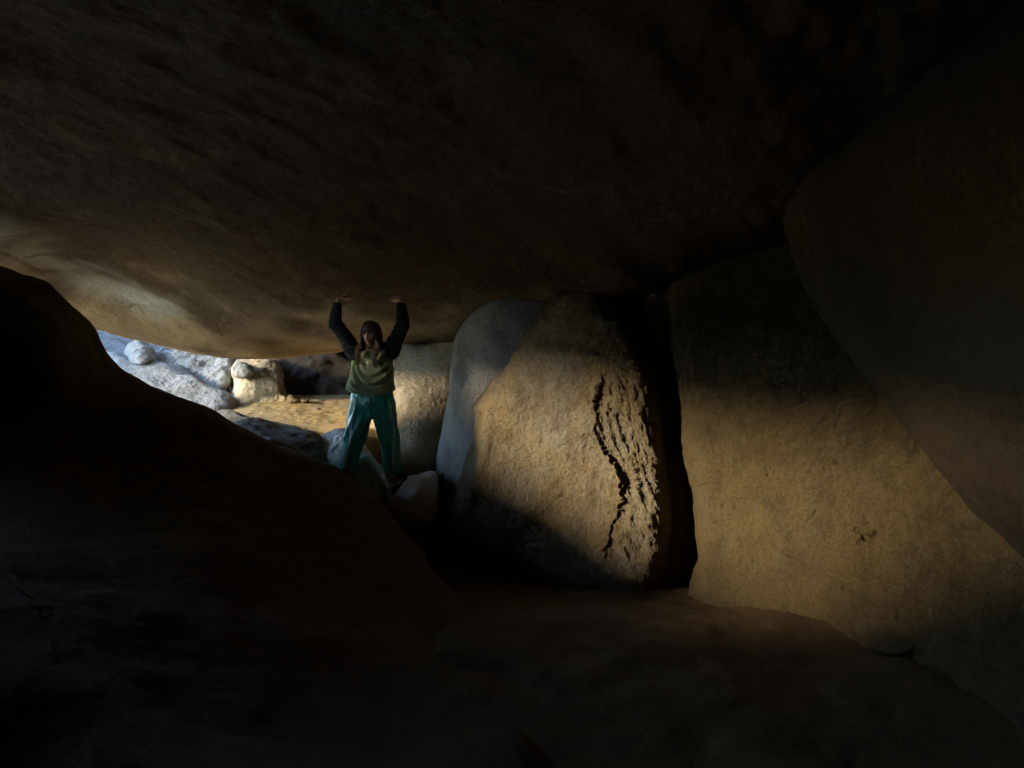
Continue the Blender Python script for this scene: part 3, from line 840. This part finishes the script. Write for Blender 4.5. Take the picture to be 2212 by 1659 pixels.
v, f = tube([(headw(p), r * .5, r * .55) for p, r in zip(mo2, (.001, .0055, .0062, .0055, .001))], 10, ref=(0, 0, 1))
part('teeth', v, f, M_TEETH, mouth)

# ---- hair
hair = []
cap = head_shape(dh, 1.0)
cap = np.stack([dh[:, 0] * 0.088, dh[:, 1] * 0.108 + 0.008, dh[:, 2] * 0.126 + 0.004], -1)
keep = []
for q in grid_faces(nt_, np_, True):
    c = cap[q].mean(0)
    face_zone = (c[1] < -0.03) and (abs(c[0]) < 0.062) and (c[2] < 0.042)
    if not face_zone and c[2] > -0.075:
        keep.append(tuple(q))
ripple = 1 + 0.012 * np.sin(np.arctan2(dh[:, 1], dh[:, 0]) * 26 + dh[:, 2] * 3)
hair.append((headw(cap * ripple[:, None]), keep))
rng = random.Random(3)
for i in range(70):                                       # fringe
    x = rng.uniform(-0.062, 0.062)
    z1 = 0.030 + rng.uniform(-0.012, 0.006) - 0.012 * (abs(x) / 0.06)
    yb = -math.sqrt(max(0.0001, 1 - (x / 0.09) ** 2)) * 0.104
    pts = [(x * .45, -0.045, 0.122), (x * .8, yb * .82, 0.092), (x, yb * 1.0, 0.055), (x * 1.05, yb * 1.0 + .002, z1)]
    hair.append(tube(spline_secs([(*headw(p), r, r) for p, r in zip(pts, (.004, .005, .0045, .0012))], 9), 6))
for i in range(230):                                      # long locks, in front of and behind the shoulders
    s = -1 if i % 2 else 1
    fr = rng.random()
    y0 = -0.072 + 0.16 * fr
    a = math.sqrt(max(0.02, 1 - ((y0 - 0.008) / 0.108) ** 2))
    top = [(s * 0.012, y0 * .5, .128), (s * .055 * (a + .15), y0 * .8, .098), (s * .091 * (a * .75 + .25), y0, .03), (s * (.090 * (a * .65 + .35) + rng.uniform(-.004, .006)), y0 + .004, -.05)]
    end_z = rng.uniform(-0.30, -0.19) if fr < 0.45 else rng.uniform(-0.26, -0.16)
    fy = -0.085 if fr < 0.45 else y0 + .03
    x3 = s * (0.084 + rng.uniform(-.014, .022)); x4 = s * (0.070 + rng.uniform(-.03, .034))
    wv = rng.uniform(-.014, .014)
    pts = top + [(x3 + wv, fy * .8 - .01 + (0 if fr > .45 else -.005), -.125), (x3 * .95 - wv, fy - .012 - (0.02 if fr < .45 else 0), (end_z - .125) / 2), (x4, fy - .022 - (0.024 if fr < .45 else 0), end_z)]
    pts = [np.array(p) for p in pts]
    hair.append(tube(spline_secs([(*(RY @ p + HC), r, r) for p, r in zip(pts, (.004, .006, .0065, .006, .006, .005, .001))], 20), 6))
hv, hf = join(hair)
part('hair', hv, hf, M_HAIR)

# ---- sweatshirt
hood_keys = [(804, 757, .02, 20, .075), (804, 763, .02, 32, .10), (804, 772, .02, 42, .118), (803.5, 785, .015, 45.5, .128), (803, 800, .01, 47, .135), (802, 815, .01, 49, .14), (801, 830, .01, 52, .148), (801, 841, .01, 53, .150), (801, 848, .01, 50, .142), (801, 851, .01, 44, .125)]
ns_, na_ = 110, 180
HK = catmull(np.array([(*pp(u, v, dy), w / FPX * PD, r) for u, v, dy, w, r in hood_keys]), ns_, closed=False)
a = np.linspace(0, 2 * np.pi, na_, endpoint=False)
ca, sa = np.cos(a), np.sin(a)
sq = lambda x, e: np.sign(x) * np.abs(x) ** e
X = HK[:, None, 0] + HK[:, None, 3] * sq(ca, .85)[None, :]
Y = HK[:, None, 1] - HK[:, None, 4] * sq(sa, .9)[None, :]
Z = np.repeat(HK[:, 2][:, None], na_, 1)
hang = sstep(.12, -.12, Z - pp(803, 840)[2] + 0.06)
Z = Z - 0.020 * np.sin(a)[None, :] * hang + 0.014 * np.cos(2 * a)[None, :] * hang
tv = np.stack([X, Y, Z], -1).reshape(-1, 3)
tf = [tuple(q) for q in grid_faces(ns_, na_, True)]
nrm = vnormals(tv, np.array(tf))
if (nrm * (tv - HK[55, :3])).sum() < 0:
    nrm = -nrm; tf = [q[::-1] for q in tf]
uu = CU + tv[:, 0] / tv[:, 1] * FPX; vv_ = CV - tv[:, 2] / tv[:, 1] * FPX
front = sstep(0.02, -0.05, tv[:, 1] - PD)


def pline(pts):
    pts = catmull(np.array(pts, float), 60, closed=False)
    d = np.full(len(uu), 1e9); sgn = np.zeros(len(uu))
    for p, q in zip(pts[:-1], pts[1:]):
        ab = q - p
        t = np.clip(((uu - p[0]) * ab[0] + (vv_ - p[1]) * ab[1]) / (ab @ ab), 0, 1)
        dx, dy = uu - p[0] - t * ab[0], vv_ - p[1] - t * ab[1]
        dd = np.hypot(dx, dy); m = dd < d
        d = np.where(m, dd, d); sgn = np.where(m, ab[0] * dy - ab[1] * dx, sgn)
    return d * np.sign(sgn)


disp = np.zeros(len(tv))
for pts, amp, wid in (([(765, 770), (768, 800), (780, 822), (800, 832), (822, 826), (840, 808), (849, 786)], .030, 4.5),
                      ([(774, 780), (781, 800), (800, 812), (822, 806), (838, 788)], .013, 4.5),
                      ([(757, 775), (757, 805), (764, 830)], .016, 3.5),
                      ([(770, 832), (800, 841), (835, 834)], .009, 4), ([(850, 790), (846, 815), (836, 835)], .010, 4)):
    sd = pline(pts)
    disp += amp * (0.65 * np.exp(-((sd + wid * .8) / wid) ** 2) - np.exp(-((sd - wid * .5) / wid) ** 2)) * front
disp += 0.010 * fbm(tv * 7, 3, 201) + 0.004 * fbm(tv * 22, 3, 205)
disp -= 0.008 * sstep(843, 845.5, vv_) * 1.0
tv = tv + nrm * disp[:, None]
sweat = part('sweatshirt', tv, tf, M_FLEECE)
# hood lying round the neck
hoodp = []
for k in range(3):
    r = .020 - .003 * k
    pth = [(776 + 3 * k, 760 + 2 * k, .03), (782 + 2 * k, 769 + 2 * k, -.05 - .02 * k), (793, 777 + 3 * k, -.105 - .01 * k), (803, 781 + 3 * k, -.125 - .01 * k), (813, 777 + 3 * k, -.105 - .01 * k), (824 - 2 * k, 768 + 2 * k, -.05 - .02 * k), (831 - 3 * k, 759 + 2 * k, .03)]
    hoodp.append(tube(spline_secs([(*pp(*q), r, r * 1.2) for q in pth], 30), 14))
back = [(776, 757, .05), (786, 750, .14), (803, 748, .17), (820, 750, .14), (831, 757, .05)]
hoodp.append(tube(spline_secs([(*pp(*q), .04, .045) for q in back], 24), 14))
v, f = remesh(hoodp, .006, 3)
n = quad_normals(v, f); v = v + n * (0.004 * fbm(v * 30, 3, 230))[:, None]
part('hood', v, f, M_FLEECE, sweat)
for pth in ([(812, 778, -.14), (815, 784, -.155), (817, 790, -.157), (819.5, 797, -.156)], [(795, 779, -.14), (794, 786, -.152), (795, 793, -.156)]):
    v, f = tube(spline_secs([(*pp(*q), .0042, .0042) for q in pth], 16), 8)
    part('drawstring', v, f, M_CORD, sweat)
# sleeves
for s in (-1, 1):
    mid = (sh[s] + elb[s]) / 2
    st = sh[s] + np.array([-s * 0.035, .0, -0.020])
    keys = [(*st, .100, .100), (*(sh[s] + [s * .010, 0, .0]), .088, .088), (*mid, .071, .075), (*(mid * .35 + elb[s] * .65), .067, .070), (*elb[s], .066, .066), (*(elb[s] * .55 + wri[s] * .45), .060, .058), (*(elb[s] * .15 + wri[s] * .85), .050, .048), (*(elb[s] * .02 + wri[s] * .98), .044, .042), (*(wri[s] * 1.0 + [0, 0, .004]), .036, .034)]
    S = spline_secs(keys, 90)
    v, f = tube(S, 64)
    n = vnormals(v, np.array([q if len(q) == 4 else (q[0], q[1], q[2], q[2]) for q in f]))
    wr = fbm(np.stack([v[:, 0] * 12, v[:, 1] * 12, v[:, 2] * 30], -1), 3, 240 + s, .55, True)
    v = v + n * (0.010 * wr * sstep(0, .1, np.linalg.norm(v - sh[s], axis=1)))[:, None]
    part('sleeve', v, f, M_SLEEVE, sweat)

# ---- trousers
def legsecs(rows):
    return spline_secs([(*pp(c, v, dy), w / FPX * PD, w / FPX * PD * k) for v, c, w, dy, k in rows], 40)


tp = [tube(spline_secs([(*pp(804, 842, .01), .185, .115), (*pp(804, 852, .01), .196, .125), (*pp(805, 872, .01), .205, .135), (*pp(806, 890, .01), .195, .13), (*pp(807, 902, .015), .13, .10)], 24), 40),
      tube(legsecs([(862, 784, 25, .01, 1.05), (885, 780, 27, .01, 1.0), (905, 777, 26.5, .005, .95), (930, 771, 25, .0, .9), (955, 764.5, 23, .005, .9), (985, 757, 21.5, .015, .95), (1008, 751.5, 20, .02, 1.0), (1016, 750, 19, .02, 1.0)]), 40),
      tube(legsecs([(862, 828, 24, .01, 1.05), (885, 830, 26, .0, 1.0), (905, 833, 25, -.01, .95), (930, 838, 22.5, -.02, .95), (955, 842.5, 21, -.02, .95), (985, 847, 19.5, -.015, 1.0), (1012, 850, 18, -.015, 1.05), (1021, 850, 17, -.015, 1.05)]), 40)]
v, f = remesh(tp, .006, 5)
n = quad_normals(v, f)
zz = v[:, 2]
legx = v[:, 0] - p0[0]
diag = np.stack([v[:, 0] * 13 + zz * 5.5 * np.sign(legx), v[:, 1] * 9, zz * 3.0], -1)
low = sstep(pp(803, 868)[2], pp(803, 930)[2], zz)
v = v + n * ((0.016 * fbm(diag, 3, 260, .5, True) - .004) * (0.35 + 0.65 * low) + 0.006 * fbm(v * 16, 3, 265))[:, None]
trou = part('trousers', v, f, M_TEAL)
bvh = BVHTree.FromPolygons([Vector(q) for q in v], [tuple(q) for q in f])
for path, hw in (([(763, 858), (759.5, 885), (756, 915), (751, 945), (746, 975), (741, 1000), (738, 1013)], .016), ([(846, 858), (849.5, 885), (853, 915), (855, 945), (854, 975), (849, 1000), (845, 1019)], .015)):
    pts = catmull(np.array(path, float), 90, closed=False)
    rows = []
    for (u, w_) in pts:
        for k in (-1, -.5, 0, .5, 1):
            q = pp(u, w_, -.13) + np.array([k * hw, 0, 0])
            loc, nn, _, _ = bvh.find_nearest(Vector(q))
            rows.append(np.array(loc) + np.array(nn) * (.0035 - .0015 * abs(k)))
    rows = np.array(rows).reshape(len(pts), 5, 3)
    for _ in range(6):
        rows[1:-1] = (rows[:-2] + 2 * rows[1:-1] + rows[2:]) / 4
    rows = rows + np.array([0, -.004, 0])
    rows = rows.reshape(-1, 3)
    part('stripe', rows, grid_faces(len(pts), 5), M_STRIPE, trou)
for pth in ([(800, 849, -.13), (799, 858, -.148), (797, 866, -.150), (798, 873, -.148)], [(804, 849, -.13), (806, 857, -.148), (808, 864, -.150), (807, 868, -.148)]):
    v, f = tube(spline_secs([(*pp(*q), .004, .004) for q in pth], 14), 8)
    part('drawstring', v, f, M_CORD, trou)


# ---- shoes
def shoe(heel, toe, up):
    heel = np.array(heel, float); toe = np.array(toe, float)
    ax = toe - heel; Ln = np.linalg.norm(ax); ax /= Ln
    up = np.array(up, float); up -= ax * (up @ ax); up /= np.linalg.norm(up)
    sd = np.cross(ax, up)
    ring = np.linspace(0, 2 * np.pi, 28, endpoint=False)

    def body(rows, z0):
        V = []
        for t, w, h, sh_ in rows:
            c = heel + ax * t * Ln + sd * sh_
            for q in ring:
                zq = math.sin(q)
                V.append(c + sd * (w * sq(np.array(math.cos(q)), .8)) + up * (z0 + (h * .5) * (1 + (zq if zq > 0 else max(zq, -.9)))))
        V = np.array(V); m = len(rows)
        f = [tuple(x) for x in grid_faces(m, 28, True)]
        V = np.concatenate([V, V[:28].mean(0)[None], V[-28:].mean(0)[None]])
        f += [(len(V) - 2, (j + 1) % 28, j) for j in range(28)] + [(len(V) - 1, (m - 1) * 28 + j, (m - 1) * 28 + (j + 1) % 28) for j in range(28)]
        return V, f
    up_rows = catmull(np.array([(0.0, .022, .075, 0), (.05, .032, .10, 0), (.2, .036, .105, 0), (.36, .037, .095, 0), (.5, .040, .072, .002), (.68, .045, .054, .004), (.85, .043, .046, .004), (.95, .032, .036, .003), (1.0, .012, .020, 0)]), 30, closed=False)
    v, f = body(up_rows, .018)
    ank = [(*(heel + ax * .062 + up * .08), .040, .046), (*(heel + ax * .064 + up * .115), .040, .044), (*(heel + ax * .066 + up * .14), .041, .043)]
    v2, f2 = tube(spline_secs(ank, 8), 20, ref=tuple(ax))
    v, f = remesh([(v, f), (v2, f2)], .004, 2)
    o = part('sneaker', v, f, M_CANVAS)
    so_rows = catmull(np.array([(-.02, .020, .026, 0), (.03, .037, .026, 0), (.25, .040, .024, 0), (.5, .043, .024, .002), (.7, .049, .024, .004), (.88, .046, .026, .004), (.98, .032, .028, .003), (1.02, .010, .024, 0)]), 26, closed=False)
    v, f = body(so_rows, 0.0)
    part('sole', v, f, M_SOLE, o)
    for k in range(6):
        t = .30 + .065 * k; hgt = .018 + np.interp(t, up_rows[:, 0], up_rows[:, 2]) + .002
        c = heel + ax * t * Ln + up * hgt
        pts = [c - sd * .021 - up * .008 + ax * .005, c, c + sd * .021 - up * .008 + ax * .005]
        v, f = tube(spline_secs([(*q, .0045, .0035) for q in pts], 8), 8, ref=tuple(up))
        part('lace', v, f, M_CORD, o)


shoe(pp(876, 1043, .05), pp(852, 1071, -.17), (0.05, -.12, 1))
shoe(pp(749, 1035, .06), pp(738, 1040, -.16), (0, -.05, 1))


# ---------------------------------------------------------------- light and camera
world = bpy.data.worlds.new('World'); scene.world = world; world.use_nodes = True
nt = world.node_tree
bg = nt.nodes.get('Background') or nt.nodes.new('ShaderNodeBackground')
sky = nt.nodes.new('ShaderNodeTexSky'); sky.sky_type = 'NISHITA'; sky.sun_disc = False
el = math.asin(-SUN.z)
sky.sun_elevation = el
sky.sun_rotation = math.atan2(-SUN.x, -SUN.y) % (2 * math.pi)
sky.air_density = 1.0; sky.dust_density = 0.1; sky.ozone_density = 1.6
nt.links.new(sky.outputs[0], bg.inputs[0]); bg.inputs[1].default_value = 0.15
world.cycles.sampling_method = 'MANUAL'; world.cycles.sample_map_resolution = 512

sl = bpy.data.lights.new('Sun', 'SUN'); sl.energy = 0.5; sl.angle = math.radians(7.5); sl.color = (1.0, 0.81, 0.52)
so = bpy.data.objects.new('Sun', sl); col.objects.link(so)
so.rotation_euler = SUN.to_track_quat('-Z', 'Y').to_euler(); so.location = (-20, -8, 8)

cam = bpy.data.cameras.new('Camera'); cam.sensor_width = 36; cam.lens = 36 * FPX / 2212; cam.clip_end = 2000; cam.clip_start = 0.02
co = bpy.data.objects.new('Camera', cam); col.objects.link(co)
co.rotation_euler = (math.radians(90), 0, 0); scene.camera = co

scene.view_settings.view_transform = 'Standard'; scene.view_settings.look = 'None'
scene.view_settings.gamma = 1.0; scene.view_settings.exposure = 4.55
scene.cycles.use_denoising = True
scene.cycles.max_bounces = 8; scene.cycles.diffuse_bounces = 5
scene.cycles.caustics_reflective = False; scene.cycles.caustics_refractive = False
scene.cycles.sample_clamp_indirect = 4.0
